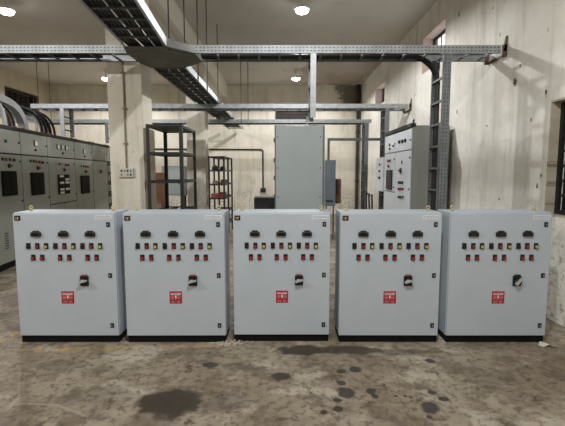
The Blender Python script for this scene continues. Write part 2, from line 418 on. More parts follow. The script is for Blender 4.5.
# ---------------------------------------------------------------- front row of control cabinets
CW, CD, CH = .93, .33, 1.232
def lever(mb, ang, y):
    """isolator handle: square black escutcheon, round boss, lever"""
    mb.box(-.04, .04, -.014, 0, -.05, .045, 'black', .006)
    mb.cyl((0, -.014, -.003), (0, -.034, -.003), .033, 'gloss_black', 20)
    ca, sa = math.cos(ang), math.sin(ang)
    pts = [(-.038, -.009), (.038, -.007), (.038, .007), (-.038, .011)]
    mb.prism([(a*ca-b*sa, a*sa+b*ca-.0) for a, b in pts], -.055, -.03, 'silver' if ang else 'darkpart', 1)
    mb.box(-.026, .026, -.02, 0, .045, .058, 'redbox' if ang < .6 else 'black', .003)
    if ang < .6:
        mb.box(-.022, .012, -.0365, -.033, .004, .016, 'silver')
def build_cabinet():
    t = thing('control_cabinet', 'x', 'control cabinet')
    mb = MB(); mb.box(-CW/2, CW/2, .022, CD, .065, CH, 'cab', .004); mb.build('cabinet_body', t)
    MB().box(-CW/2+.006, CW/2-.006, .012, CD-.01, 0, .066, 'plinth', .002).build('plinth', t)
    mb = MB(); mb.box(-CW/2+.003, CW/2-.003, -.004, .019, .071, CH-.012, 'cab', .003)
    door = mb.build('door', t)
    Y = 3.82; F0 = -.004
    def L(u, v):
        p = atY(u, v, Y); return p.x+.009, p.z+.008+.009*(1-p.z/CH)
    def sub(mb, name, x, z, label=None):
        o = mb.build(name, door); o.location = (x, F0, z); 
        if label: o['label'] = label
        return o
    me = {}
    def inst(key, mk, name, x, z, label=None):
        if key not in me:
            o = sub(mk(), name, x, z, label); me[key] = o
        else:
            o = me[key].copy(); COL.objects.link(o); o.parent = door; o.location = (x, F0, z)
        return o
    def timer():
        mb = MB(); mb.box(-.047, .047, -.02, 0, -.026, .014, 'black', .006); mb.box(-.028, .028, -.02, 0, .012, .028, 'black', .004)
        mb.box(-.024, .024, -.0215, -.019, -.016, .006, 'gloss_black'); mb.cyl((.036,-.02,-.006), (.036,-.024,-.006), .005, 'darkpart', 10)
        return mb
    for u in (254.5, 281.1, 307.2): inst('t', timer, 'digital_meter', *L(u, 233), 'black digital meter with raised top')
    def btn(m):
        def f():
            mb = MB(); mb.box(-.02, .02, -.005, 0, -.027, .029, 'black', .003)
            mb.cyl((0,-.005,-.006), (0,-.014,-.006), .0185, 'black', 20); mb.cyl((0,-.014,-.006), (0,-.021,-.006), .0145, m, 20, .013)
            return mb
        return f
    xs = (100,141,181,224,265,306,348,388,429)
    for i, x in enumerate(xs):
        u = 225+x/4.708
        k = ('black', 'red', 'yellow')[i % 3]
        inst(k, btn(k), 'selector_switch' if k == 'black' else 'indicator_lamp', *L(u, 245.2), k+(' selector switch' if k == 'black' else ' indicator lamp'))
    for x in (120,161,243,285,369,410):
        o = inst('pb', btn('red'), 'push_button', *L(225+x/4.708, 256.5), 'red push button')
    def lock():
        mb = MB(); mb.box(-.017, .017, -.006, 0, -.022, .022, 'black', .003); mb.cyl((0,-.006,0), (0,-.012,0), .012, 'darkpart', 14)
        mb.box(-.003, .003, -.0135, -.011, -.008, .008, 'silver'); return mb
    for v in (224, 274, 323): inst('l', lock, 'door_lock', L(324.8, 224)[0], L(324.8, v)[1], 'black quarter turn door lock')
    mb = MB(); lever(mb, .25, 0); sub(mb, 'isolator_handle', *L(299.1, 279), 'black rotary isolator handle with red top')
    # label strip upper right
    mb = MB(); mb.box(-.08, .08, -.0015, 0, -.019, .019, 'label')
    for r in range(2):
        x = -.07
        while x < .06:
            w = random.uniform(.008, .02); mb.box(x, x+w, -.002, -.001, .004-r*.013, .009-r*.013, 'ink'); x += w+.004
    sub(mb, 'name_label', *L(320.5, 217), 'silver white printed label strip')
    # maker's badge upper left
    mb = MB(); mb.box(-.028, .028, -.003, 0, -.022, .024, 'black', .002)
    def stroke(pts, w, m):
        for (a, b), (c, d) in zip(pts, pts[1:]):
            dx, dz = c-a, d-b; l = math.hypot(dx, dz) or 1; nx, nz = -dz/l*w, dx/l*w
            mb.prism([(a+nx, b+nz), (c+nx, d+nz), (c-nx, d-nz), (a-nx, b-nz)], -.0045, -.0025, m, 1)
    stroke([(-.018,.012),(-.012,.001),(-.006,.01),(0,.001),(.004,.009),(.012,.009),(.014,.002),(.006,-.002)], .002, 'orange')
    stroke([(.004,.009),(.002,-.012)], .002, 'white'); stroke([(-.014,.001),(-.012,-.012)], .0018, 'orange')
    mb.box(-.027, .027, -.0015, 0, -.037, -.026, 'label')
    for a in (-.022, -.01, .002, .013): mb.box(a, a+.009, -.002, -.001, -.034, -.029, 'ink')
    x, z = L(236.5, 218); sub(mb, 'maker_badge', -CW/2+.045, z, 'black square badge with bronze and white mark')
    # danger sign
    mb = MB(); S = .0585; mb.box(-S, S, -.0015, 0, -S, S, 'signred')
    e0, e1 = -.0024, -.0014
    mb.prism([(-.004,.02),(.008,.02),(.003,.006),(.01,.006),(-.004,-.024),(.0,-.004),(-.008,-.004)], e0, e1, 'white', 1)   # lightning flash
    mb.cyl((-.001, e0, -.008), (-.001, e1, -.008), .0, 'white', 6)
    for sx in (-1, 1):                                      # skull-and-bones blobs left and right of the flash, and small print
        for r in range(3):
            x = .016
            while x < .044:
                w = random.uniform(.003, .006); mb.box(sx*x, sx*(x+w), e0, e1, .012-r*.013, .0155-r*.013, 'white'); x += w+.005
    for r in range(2):
        x = -.042
        while x < -.012 or .01 < x < .04:
            w = random.uniform(.004, .008); mb.box(x, x+w, e0, e1, -.037-r*.009, -.0345-r*.009, 'white'); x += w+.004
            if -.012 <= x <= .01: x = .012
    # DANGER in real lettering across the top
    cu = bpy.data.curves.new('txt', 'FONT'); cu.body = 'DANGER'; cu.size = .024; cu.align_x = 'CENTER'; cu.extrude = .0004; cu.offset = .0005
    tmp = bpy.data.objects.new('txt', cu); COL.objects.link(tmp)
    bpy.context.view_layer.update()
    tm = bpy.data.meshes.new_from_object(tmp.evaluated_get(bpy.context.evaluated_depsgraph_get()))
    mb.add([(v.co.x, -.002-v.co.z, v.co.y+.026) for v in tm.vertices], [tuple(p.vertices) for p in tm.polygons], 'white')
    bpy.data.objects.remove(tmp); bpy.data.curves.remove(cu); bpy.data.meshes.remove(tm)
    sub(mb, 'danger_sign', *L(281.9, 295.6), 'red and white danger sign')
    # lifting eyes
    for x in (-CW/2+.075, CW/2-.075):
        mb = MB(); mb.cyl((x,.16,CH), (x,.16,CH+.012), .016, 'brass', 14); mb.cyl((x,.16,CH+.008), (x,.16,CH+.022), .007, 'brass', 10)
        mb.torus((x,.16,CH+.034), .015, .0055, 'brass', 'y'); mb.build('lifting_eye', t)
    return t
cab0 = build_cabinet()
alt = MB(); lever(alt, .9, 0); altob = alt.build('isolator_handle', None); altmesh = altob.data; bpy.data.objects.remove(altob)
labs = ['light grey control cabinet at the left end of the front row',
        'light grey control cabinet second from left, in front of the near pillar',
        'light grey control cabinet in the middle of the front row of five',
        'light grey control cabinet second from the right, before the pale switchboard and white cabinet gap',
        'light grey control cabinet at the row\'s right end, without the black badge']
labs[3] = 'light grey control cabinet second from right, in front of the pale switchboard'
for i, (cx, y) in enumerate([(-2.0,3.722),(-.996,3.722),(-.008,3.745),(.995,3.725),(2.002,3.722)]):
    c = cab0 if i == 0 else copy_tree(cab0)
    c.location = (cx, y, 0); c.rotation_euler.z = (0, .004, 0, -.003, 0)[i]
    if i == 2: c.scale.x = .968
    c['label'] = labs[i]; c['group'] = 'light grey control cabinets in the front row'
    if i == 4:
        for d in kids(c):
            for s in kids(d):
                if s.name.startswith('isolator_handle'):
                    s.data = altmesh; s['label'] = 'black rotary isolator handle with tilted silver lever'
                if s.name.startswith('maker_badge'): bpy.data.objects.remove(s)

# ---------------------------------------------------------------- cable trays
RH = .1
def rail_x(mb, x0, x1, y, z, inward, m='perf_x', fl=.03):
    """channel running along x, local z centred on z; inward = +1 / -1 flange direction in y"""
    mb.box(x0, x1, y-.0015, y+.0015, z-RH/2, z+RH/2, m)
    y2 = y+inward*fl
    mb.box(x0, x1, y, y2, z-RH/2, z-RH/2+.003, 'rack'); mb.box(x0, x1, y, y2, z+RH/2-.003, z+RH/2, 'rack')
MX = 'perf_x'
def tray_x(name, label, x0, x1, y, z, w, step=.3, rods=(), bracket=False, gaps=(), parts=True):
    """ladder tray along x. z = centre height of the side rails. Object origin sits on the rail centre line"""
    t = thing(name, label, 'cable tray', (0, y, z), 0, 'overhead cable trays')
    for k, (yy, inn) in enumerate(((0, 1), (w, -1))):
        segs = []; a = x0
        for (g0, g1) in gaps: segs.append((a, g0)); a = g1
        segs.append((a, x1))
        mb = MB()
        for s0, s1 in segs: rail_x(mb, s0, s1, yy, 0, inn, MX if k == 0 else 'galv')
        mb.build('side_rail', t)
    x = x0+.12
    while x < x1-.05:
        if not any(g0-.02 < x < g1+.02 for g0, g1 in gaps):
            MB().box(x-.014, x+.014, .003, w-.003, -RH/2+.004, -RH/2+.024, 'galv_dark').build('rung', t)
        x += step
    for (rx, far) in rods:
        yy = w+.012 if far else -.012
        mb = MB(); mb.cyl((rx, yy, -RH/2-.03), (rx, yy, CEIL-z), .009, 'rust', 8)
        mb.cyl((rx, yy, -RH/2-.02), (rx, yy, -RH/2-.008), .014, 'galv_dark', 6); mb.build('hanger_rod', t)
    if bracket:
        mb = MB(); mb.box(RIGHT-.05, RIGHT-.002, -.04, 0-.003, -.1, .05, 'rust_light'); mb.box(RIGHT-.012, RIGHT-.002, -.05, w+.02, -.09, -.055, 'rust_light')
        mb.box(RIGHT-.06, RIGHT-.002, w+.004, w+.02, -.09, .04, 'rust_light')
        mb.prism([(RIGHT-.012, .16), (RIGHT-.002, .16), (RIGHT-.002, -.04), (RIGHT-.05, -.04)], -.04, .0-.004, 'rust_light', 1)
        mb.build('wall_bracket', t)
    return t
JX0, JX1 = -1.97, -1.42         # long tray edges
Y1, W1, Z1 = 5.55, .43, 3.20
Y2, W2, Z2 = 9.5, .45, 3.09
Y3, W3, Z3 = 11.95, .45, 3.05
tray_x('cable_tray', 'punched ladder cable tray crossing the whole hall nearest the viewer, fixed to the right wall', -8.0, RIGHT-.06, Y1, Z1, W1, .28,
       rods=[], bracket=True, gaps=[(JX0-.07, JX1+.28)])
MX='galv'
tray_x('cable_tray', 'ladder cable tray crossing the hall at mid depth, above the switchgear and the black racks', -5.72, RIGHT-.06, Y2, Z2, W2, .3,
       bracket=True)
tray_x('cable_tray', 'farthest ladder cable tray crossing the hall, just below the second one', -7.2, 2.55, Y3, Z3, W3, .3, rods=[(-6.95,False),(-6.88,True),(-1.18,False),(-1.02,True)])

def skew(mb):
    mb.v = [(x+.085*max(0, 5.3-y), y, z) for x, y, z in mb.v]; return mb
# long tray running away from the viewer
def tray_y(name, label, x0, x1, segs, z, step=.28):
    t = thing(name, label, 'cable tray', (x0, 0, z), 0, 'overhead cable trays')
    w = x1-x0
    for xx, inn in ((0, 1), (w, -1)):
        mb = MB()
        for y0, y1 in segs:
            mb.box(xx-.0015, xx+.0015, y0, y1, -RH/2, RH/2, 'perf_y')
            mb.box(xx, xx+inn*.03, y0, y1, -RH/2, -RH/2+.003, 'galv'); mb.box(xx, xx+inn*.03, y0, y1, RH/2-.003, RH/2, 'galv')
        skew(mb).build('side_rail', t)
    for y0, y1 in segs:
        y = y0+.1
        while y < y1-.05:
            skew(MB().box(.003, w-.003, y-.014, y+.014, -RH/2+.004, -RH/2+.022, 'galv_dark')).build('rung', t); y += step
    for (xx, y) in ((w+.012, 5.35), (w+.012, 6.2), (w+.012, 7.15), (w+.012, 8.0), (w+.012, 9.3)):
        mb = MB(); mb.cyl((xx, y, -RH/2-.03), (xx, y, (CEIL if xx > 0 else 4.37)-z), .009, 'rust', 8); mb.build('hanger_rod', t)
    return t
JY0, JY1 = Y1-.3, Y1+W1+.3
LX0, LX1 = JX0, JX1-.02
tray_y('cable_tray', 'long black-looking ladder tray full of cables running away overhead beside the pillars', LX0, LX1, [(2.6, JY0), (JY1, Y2-.02), (Y2+W2+.02, Y3-.02), (Y3+W3+.02, BACK-.3)], Z1, .28)
# crossing plate
t = thing('tray_junction', 'flat dull metal cross junction plate where the two nearest cable trays meet', 'cable tray junction', (JX0, Y1, Z1-RH/2))
jw = LX1-JX0
poly = [(-.07, .0), (0, -.3), (jw, -.3), (jw+.3, .0), (jw+.3, W1), (jw, W1+.3), (0, W1+.3), (-.07, W1)]
MB().prism(poly, -.006, -.002, 'plate').build('base_plate', t)
for a, b in ((3, 2), (4, 5)):
    (ax, ay), (bx_, by) = poly[a], poly[b]
    # curved punched corner rail
    pts = []
    for k in range(7):
        f = k/6; cx, cy = (ax*(1-f)+bx_*f), (ay*(1-f)+by*f)
        bulge = .05*math.sin(math.pi*f); s = 1 if a == 3 else -1
        pts.append((cx-bulge*.4, cy+s*bulge*.6))
    vs = [(x, y, z) for x, y in pts for z in (0, RH)]
    vs += [(x, y+.003, z) for x, y in pts for z in (0, RH)]
    n = len(pts); fs = []
    for k in range(n-1):
        fs += [(2*k, 2*k+2, 2*k+3, 2*k+1), (2*n+2*k+1, 2*n+2*k+3, 2*n+2*k+2, 2*n+2*k), (2*k+1, 2*k+3, 2*n+2*k+3, 2*n+2*k+1), (2*k, 2*n+2*k, 2*n+2*k+2, 2*k+2)]
    MB().add(vs, fs, 'galv').build('corner_rail', t)

# cables lying in the long tray (gaps between them let the ceiling show)
k = 0
for i, (fx, r) in enumerate([(.028,.021),(.072,.021),(.116,.021),(.16,.021),(.225,.021),(.269,.021),(.313,.021),(.374,.021),(.418,.021),(.462,.021),(.504,.018)]):
    x = LX0+fx; z = Z1-RH/2+.022+r
    pts = [(x+.003*math.sin(y*1.7+i)+.085*max(0, 5.3-y), y, z) for y in [2.62+.6*j for j in range(21)]]
    o = MB().tube(pts, r, 'cable', 8).build('power_cable', None, (x, 8, z))
    tag(o, 'straight black power cable lying in the long overhead tray', 'cable', 'black cables in the long overhead tray')
# black cables along the left part of the nearest tray
for i in range(6):
    y = Y1+.07+i*.047+(0.03 if i > 2 else 0); z = Z1-RH/2+.024+.019
    pts = [(x, y+.003*math.sin(x*2+i), z) for x in [-7.9+.6*j for j in range(10)]]
    pts = [p for p in pts if p[0] < JX0-.15]
    o = MB().tube(pts, .019, 'cable', 8).build('power_cable', None, (-5, y, z))
    tag(o, 'black power cable lying in the left stretch of the nearest cross tray', 'cable', 'black cables in the left stretch of the nearest tray')

for i, k in enumerate((.28, .33, .38)):
    z = Z1-RH/2+.024+.02; xs_ = [JX1+.3+(1.78-JX1-.3)*j/6 for j in range(7)]
    pts = [(x, Y1+k, z) for x in xs_]+[(1.78+.385*math.sin(a), Y1+k, z-.385*(1-math.cos(a))) for a in [math.pi/2*j/8 for j in range(1, 9)]]+[(2.165, Y1+k, z-.385-.2), (2.165, Y1+k, 1.2), (2.165, Y1+k, .01)]
    tag(MB().tube(pts, .02, 'cable', 8).build('power_cable', None, (2.165, Y1+k, 0)), 'black cable in the nearest tray bending down its upright ladder at right', 'cable', 'black cables bending from the nearest tray down the right ladder')
for (ya, zz, xa, xb, nm) in ((Y2, Z2, -5.6, RIGHT-.3, 'second'), (Y3, Z3, -7.1, 2.4, 'farthest')):
    for i in range(7):
        y = ya+.055+i*.055; z = zz-RH/2+.024+.02; n = int((xb-xa)/.6)
        pts = [(xa+(xb-xa)*j/n, y+.004*math.sin(j*1.3+i), z) for j in range(n+1)]
        tag(MB().tube(pts, .02, 'cable', 8).build('power_cable', None, (0, y, z)), 'black power cable lying in the %s cross tray' % nm, 'cable', 'black cables in the %s cross tray' % nm)
# vertical riser ladders hanging from the cross trays
def riser(label, x, w, y, z0, z1, d, web='perf_z', step=.3, elbow=False):
    t = thing('riser_ladder', label, 'cable ladder', (x, y, z0), 0, 'upright cable ladders')
    h = z1-z0
    for yy, inn in ((0, 1), (d, -1)):
        mb = MB(); mb.box(-w/2, w/2, yy-.0015, yy+.0015, 0, h, web)
        for sx in (-1, 1): mb.box(sx*w/2, sx*(w/2-.003), yy, yy+inn*.028, 0, h, 'galv_dark' if sx < 0 else 'galv')
        mb.build('side_rail', t)
    z = .15
    while z < h-.04:
        MB().box(-w/2+.004, -w/2+.028, .004, d-.004, z-.014, z+.014, 'galv_dark').build('rung', t); z += step
    if elbow:
        mb = MB(); R = .35
        for k in range(8):
            a0 = math.pi/2*k/8; a1 = math.pi/2*(k+1)/8
            q = [(-w/2-R+R*math.cos(a), h-R-0.02+R*math.sin(a)) for a in (a0, a1)]
            mb.prism([q[0], q[1], (q[1][0]+.02, q[1][1]+.02), (q[0][0]+.02, q[0][1])], d-.01, d-.006, 'galv_dark', 1)
        mb.build('elbow_plate', t)
    return t
riser('punched upright cable ladder below the nearest tray, in front of the right wall', 2.165, .105, Y1, 0, Z1-.052, W1)
riser('short upright cable ladder dropping onto the top of the tall grey panel', .405, .075, Y1, 2.32, Z1-.052, W1, 'galv')
riser('upright cable ladder beside the far end of the pale switchboard, below the second tray', 2.385, .095, Y2, 0, Z2-.052, W2)
riser('dark upright cable ladder farthest back on the right, below the farthest tray', 2.42, .11, Y3, 0, Z3-.052, W3)
riser('upright cable ladder dropping from the second tray to the switchgear line at left', -5.02, .09, Y2, 2.42, Z2-.052, W2, 'galv')
riser('upright cable ladder dropping from the farthest tray, just left of the pillar', -5.05, .09, Y3, 2.42, Z3-.052, W3)

for (x, ya, dd, zt, nm, ks) in ((2.385, Y2, W2, Z2, 'second', (.1, .17, .24, .31, .38)), (2.42, Y3, W3, Z3, 'farthest', (.08, .15, .22, .29, .36))):
    for i, k in enumerate(ks):
        pts = [(x-.002+.004*math.sin(j+i), ya+k, .01+(zt-.09)*j/8) for j in range(9)]
        tag(MB().tube(pts, .02, 'cable', 8).build('power_cable', None, (x, ya+k, 0)), 'black cable running up the right-hand ladder below the %s tray' % nm, 'cable', 'black cables on the ladder below the %s tray' % nm)
# ---------------------------------------------------------------- left switchgear line
RA = math.radians(5.5); RP = Vector((-4.51, 6.4)); RD = Vector((-math.sin(RA), math.cos(RA)))
def rowpt(u, v):
    d = ray(u, v)
    # RP + s*RD = t*(dx,dy)
    det = d.x*(-RD.y)+RD.x*d.y
    t = (RP.x*(-RD.y)+RD.x*RP.y)/det
    s = (Vector((d.x*t, d.y*t))-RP).dot(RD)
    return s, H+d.z*t
RZ = math.atan2(RD.y, RD.x)          # root local x runs along the row (away), local y to the left (into the panel)
def rows(u): return rowpt(u, 165)[0]
edges = [rows(20.5)-1.66, rows(20.5)-.86, rows(20.5), rows(47.3), rows(74.3), rows(91.9), rows(106.6), rows(106.6)+.85]
edges[1] = rows(20.5)-.85
TOPZ, SEAM = 2.36, 1.90
def fit(s0, s1, u, v):
    s, z = rowpt(u, v); return s-s0, z
def dev(mb, kind, x, z, face=0, sc=1, axis=1):
    """small instrument on a face at local y = face (looking along -y)"""
    f = face
    if kind == 'meter': mb.box(x-.048*sc, x+.048*sc, f-.02, f, z-.048*sc, z+.048*sc, 'black', .004); mb.box(x-.04*sc, x+.04*sc, f-.022, f-.018, z-.04*sc, z+.04*sc, 'meter')
    elif kind in ('red','green','yellow','black'): mb.cyl((x,f,z), (x,f-.02,z), .026*sc, 'black', 14); mb.cyl((x,f-.02,z), (x,f-.032,z), .021*sc, kind, 14)
    elif kind == 'sel': mb.cyl((x,f,z), (x,f-.02,z), .038*sc, 'black', 14); mb.box(x-.04*sc, x+.05*sc, f-.045, f-.02, z-.013, z+.013, 'black', .004); mb.box(x-.07*sc, x-.045*sc, f-.006, f, z-.02, z+.02, 'yellow')
    elif kind == 'lock': mb.cyl((x,f,z), (x,f-.015,z), .016, 'black', 12)
NAMES = {'meter':'meter','red':'indicator_lamp','green':'indicator_lamp','yellow':'indicator_lamp','black':'push_button','sel':'selector_switch','lock':'door_lock'}
def put(door, kind, x, z, sc=1):
    mb = MB(); dev(mb, kind, 0, 0, 0, sc); o = mb.build(NAMES[kind], door); o.location = (x, -.02, z)
    if kind in ('red','green','yellow','black'): o['label'] = kind+(' indicator lamp' if kind != 'black' else ' push button')
rowlabs = ['grey switchgear panel at the near end of the left line, under the grey cable bends',
 'grey switchgear panel at the left edge, yellow marked switch above its black window',
 'grey switchgear panel with one white meter and five lamps in a row, left line',
 'grey switchgear panel with three white meters and a black and white grid window',
 'narrow grey switchgear panel with a single white meter and black window, left line',
 'plain grey switchgear panel with one round black knob, left line',
 'dark open-fronted switchgear panel at the far end of the line beside the pillar']
contents = {1: [('green',4,141,1),('red',1,159,1),('green',4.6,159.3,1),('red',8.2,159.6,1),('black',12,160,1),('sel',7.5,165.8,1)],
 2: [('meter',34,143.5,1.15),('red',34,150,.9),('green',29.3,161,1),('red',32.3,161.3,1),('green',35,161.7,1),('red',38,162,1),('black',41,162.6,1),('sel',36.5,168,1)],
 3: [('meter',56.6,146.6,1.05),('meter',60.7,147.3,1.05),('meter',65,148,1.05),('red',61.5,153.3,1),('red',58.3,164,1),('red',64.8,165,1),('black',66.8,165.2,.9),('sel',63,169.8,1)],
 4: [('meter',83,151.8,1.15),('red',83.5,156.5,.8),('yellow',80.3,166,.9),('red',82.5,166.3,.9),('red',84.6,166.6,.9),('red',86.7,166.8,.9),('sel',84.6,171.6,1)],
 5: [('sel',99.8,171.5,1.25)]}
wins = {1: (0,15,171,196), 2: (29.5,42.5,172.5,195), 3: (57,68,174.5,194), 4: (79.7,88.3,175.5,193.5)}
for i in range(7):
    s0, s1 = edges[i], edges[i+1]; w = s1-s0; g = .006
    P0 = RP+RD*s0
    t = thing('switchgear_panel', rowlabs[i], 'switchgear panel', (P0.x, P0.y, 0), RZ, 'switchgear panels in the left line')
    D = .9
    MB().box(g, w-g, 0, D, .1, TOPZ-.06, 'row_dark', .004).build('panel_body', t)
    MB().box(g, w-g, .02, D-.02, 0, .1, 'plinth').build('plinth', t)
    mb = MB(); mb.box(g, w-g, -.03, D, TOPZ-.06, TOPZ, 'row_dark', .004)
    mb.build('top_rail', t)
    for q in ((.12, w-.12) if w > .6 else (w/2,)):
        mb = MB(); mb.box(q-.03, q+.03, -.035, .02, TOPZ, TOPZ+.014, 'redbox', .004); mb.build('lifting_lug', t)
    if i == 6:
        MB().box(g, w-g, -.02, 0, SEAM+.01, TOPZ-.065, 'row').build('door', t)
        for z in (.35, .7, 1.05, 1.35, 1.6): MB().box(.03, w-.03, -.015, -.001, z, z+.18, 'row_side').build('breaker_drawer', t)
        continue
    up = MB().box(g+.006, w-g-.006, -.02, -.001, SEAM+.012, TOPZ-.066, 'row', .004).build('upper_door', t)
    zb = .12
    if i == 3:
        ss, sz = fit(s0, s1, 63, 200)
        for a, b in ((g+.006, w/2-.008), (w/2+.008, w-g-.006)): MB().box(a, b, -.02, -.001, .12, .93, 'row', .004).build('lower_door', t)
        zb = .95
    dn = MB().box(g+.006, w-g-.006, -.02, -.001, zb, SEAM-.012, 'row', .004).build('main_door', t)
    for (k, u, v, sc) in contents.get(i, []):
        s, z = fit(s0, s1, u, v)
        # keep every instrument on its own door
        if v < 150.5+.131*u+.5: d = up; z = max(z, SEAM+.07)
        else: d = dn; z = min(z, SEAM-.08)
        put(d, k, s, z, sc)
    for d, z in ((up, 2.1), (dn, 1.78), (dn, 1.1)): put(d, 'lock', w-.06, z)
    if i in wins:
        u0, u1, v0, v1 = wins[i]
        a, _ = fit(s0, s1, u0, (v0+v1)/2); b, _ = fit(s0, s1, u1, (v0+v1)/2); _, zt = fit(s0, s1, (u0+u1)/2, v0); _, zl = fit(s0, s1, (u0+u1)/2, v1)
        a = max(a, .05)
        mb = MB(); mb.box(a, b, -.045, -.02, zl, zt, 'plinth', .01)
        n = 2; rws = 6
        for p in range(n):
            for q in range(rws):
                xa = a+(b-a)*(p+.14)/n; xb = a+(b-a)*(p+.86)/n; za = zl+(zt-zl)*(q+.16)/rws; zc = zl+(zt-zl)*(q+.84)/rws
                white_cell = i == 3 and (q+p*2) % 5 in (0, 1, 3)  # white cells of the black and white grid
                mb.box(xa, xb, -.049, -.044, za, zc, 'meter' if white_cell else 'plinth')
        mb.build('breaker_window', dn)
    if i in (0, 1):
        for x in (.25, .55):
            mb = MB()
            for k in range(7): mb.box(x-.05, x+.05, -.024, -.019, .35+k*.04, .365+k*.04, 'row_dark')
            mb.build('vent_grille', dn)
        mb = MB(); mb.box(w-.17, w-.09, -.023, -.019, .72, .82, 'yellow'); mb.build('warning_sticker', dn)

# cable bends over the near panels
def bez(p, n=14):
    p = [Vector(q) for q in p]; out = []
    for i in range(n+1):
        t_ = i/n; out.append(sum((q*c for q, c in zip(p, ((1-t_)**3, 3*t_*(1-t_)**2, 3*t_*t_*(1-t_), t_**3))), Vector()))
    return out
def rw(s, d, z):                      # point over the row: s along, d back from the front
    n = Vector((-RD.y, RD.x)); q = RP+RD*s+n*d; return Vector((q.x, q.y, z))
def bend(s_end, d_end, s_start, z_top, r, m, label, name='power_cable', flat=1.0, grp=None, zs=None):
    e = rw(s_end, d_end, TOPZ); a = rw(s_start, d_end+.35, zs or z_top-.02)
    o = MB().tube(bez([a, rw(s_end-.42, d_end+.1, z_top+.0), rw(s_end-.02, d_end, z_top), e]), r, m, 10, flat).build(name, None, e)
    tag(o, label, 'cable', grp)
# wide grey duct bend
e = rowpt(39, 150)[0]
def duct():
    pts = bez([rw(e-1.5, .25, 2.84), rw(e-.7, .25, 2.88), rw(e-.06, .25, 2.9), rw(e, .25, TOPZ+.001)], 16)
    vs = []; n2 = Vector((-RD.y, RD.x, 0))
    for i, p in enumerate(pts):
        d = (pts[min(i+1, 16)]-pts[max(i-1, 0)]).normalized(); b = d.cross(n2).normalized()
        for a, c in ((-.065, -.06), (.065, -.06), (.065, .06), (-.065, .06)): vs.append(p+n2*a+b*c)
    fs = [(i*4+k, i*4+(k+1) % 4, (i+1)*4+(k+1) % 4, (i+1)*4+k) for i in range(16) for k in range(4)]+[(3,2,1,0),(64,65,66,67)]
    return MB().add(vs, fs, 'cable_grey')
duct_o = duct().build('cable_duct', None, rw(e, .25, TOPZ)); tag(duct_o, 'broad light grey duct curving down onto the top of the left switchgear', 'cable duct')
ce = rowpt(17, 150)[0]
for i in range(5):
    bend(ce+.05*i, .12+.07*(i % 2), ce-1.2+.05*i, 2.86-.03*(i % 3), .022, 'cable' if i != 2 else 'cable_brown',
         'black cable in the first curved bundle at the left edge' if i != 2 else 'brown cable among the black ones in the first curved bundle', grp='cables bending into the left panel tops')
bend(ce-.12, .1, ce-1.2, 2.9, .035, 'cable_grey', 'thick light grey cable curving down at the far left edge')
ce = rowpt(56, 150)[0]
for i in range(7):
    bend(ce+.09*(i-3), .12+.06*(i % 2), ce-1.5+.09*i, 2.84-.02*(i % 3), .024, 'cable' if i not in (1, ) else 'cable_grey',
         'black cable in the second curved bundle, right of the broad grey duct' if i != 1 else 'light grey cable beside the second black cable bundle', grp='cables bending into the left panel tops')
# ladder tray lying behind the line above the panels
t = thing('cable_tray', 'ladder cable tray above the left switchgear line, behind the curved cables', 'cable tray', (RP.x, RP.y, 2.72), RZ, 'overhead cable trays')
for y in (.55, .95):
    MB().box(-2.4, 3.0, y-.0015, y+.0015, -.05, .05, 'perf_x').build('side_rail', t)
for k in range(18): MB().box(-2.3+k*.3-.015, -2.3+k*.3+.015, .553, .947, -.045, -.025, 'galv').build('rung', t)
for x in (-1.9, .2, 2.6): MB().box(x-.02, x+.02, .5, .545, -.38, .05, 'galv').build('support_post', t); MB().box(x-.02, x+.02, .5, 1.0, -.0755, -.0505, 'galv').build('support_arm', t)

# ---------------------------------------------------------------- pale switchboard on the right
BX0, BX1 = 2.22, 2.85; BY0 = 7.08; ymid = atX(396, 170, BX0).y; yend = atX(385.3, 170, BX0).y
def rpt(u, v): p = atX(u, v, BX0); return p.y, p.z
BT = 2.40
def board(label, y0, y1, items, win=None, split=None, near=False):
    # local x runs towards the viewer along the face (so that the face looks to -x)
    t = thing('switchboard_panel', label, 'switchboard panel', (BX0, y1, 0), -math.pi/2, 'pale switchboard panels by the right wall')
    w = y1-y0; D = BX1-BX0
    MB().box(.003, w-.003, 0, D, .08, BT-.01, 'row_side', .004).build('panel_body', t)
    MB().box(.003, w-.003, .02, D-.02, 0, .08, 'plinth').build('plinth', t)
    MB().box(.003, w-.003, -.04, .05, BT-.04, BT+.03, 'row_dark', .004).build('top_rail', t)
    seam = 1.98
    up = MB().box(.01, w-.01, -.02, -.001, seam+.01, BT-.06, 'row_r', .004).build('upper_door', t)
    zb = 1.2 if split else .1
    dn = MB().box(.01, w-.01, -.02, -.001, zb+.01, seam-.01, 'row_r', .004).build('main_door', t)
    if split: MB().box(.01, w-.01, -.02, -.001, .1, zb-.01, 'row_r', .004).build('lower_door', t)
    for (k, u, v, sc) in items:
        y, z = rpt(u, v); x = y1-y
        d = up if v < 153 else dn
        z = max(z, seam+.05) if d is up else min(z, seam-.05)
        put(d, k, x, z, sc)
    if win:
        ya, zt = rpt(win[0], win[2]); yb, zl = rpt(win[1], win[3]); xa, xb = y1-ya, y1-yb
        mb = MB(); mb.box(xa, xb, -.045, -.02, zl, zt, 'black', .008)
        for q in range(7): mb.box(xa+.03, xb-.03, -.05, -.044, zl+(zt-zl)*(q+.2)/7, zl+(zt-zl)*(q+.75)/7, 'darkpart')
        mb.build('breaker_window', dn)
    for d, z in ((up, 2.15), (dn, 1.85), (dn, 1.3)): put(d, 'lock', w-.05, z)
    if near:
        mb = MB(); mb.torus((w-.05, .02, BT+.065), .03, .009, 'darkpart', 'y'); mb.cyl((w-.05,.02,BT+.03), (w-.05,.02,BT+.04), .012, 'darkpart', 8); mb.build('lifting_eye', t)
    return t
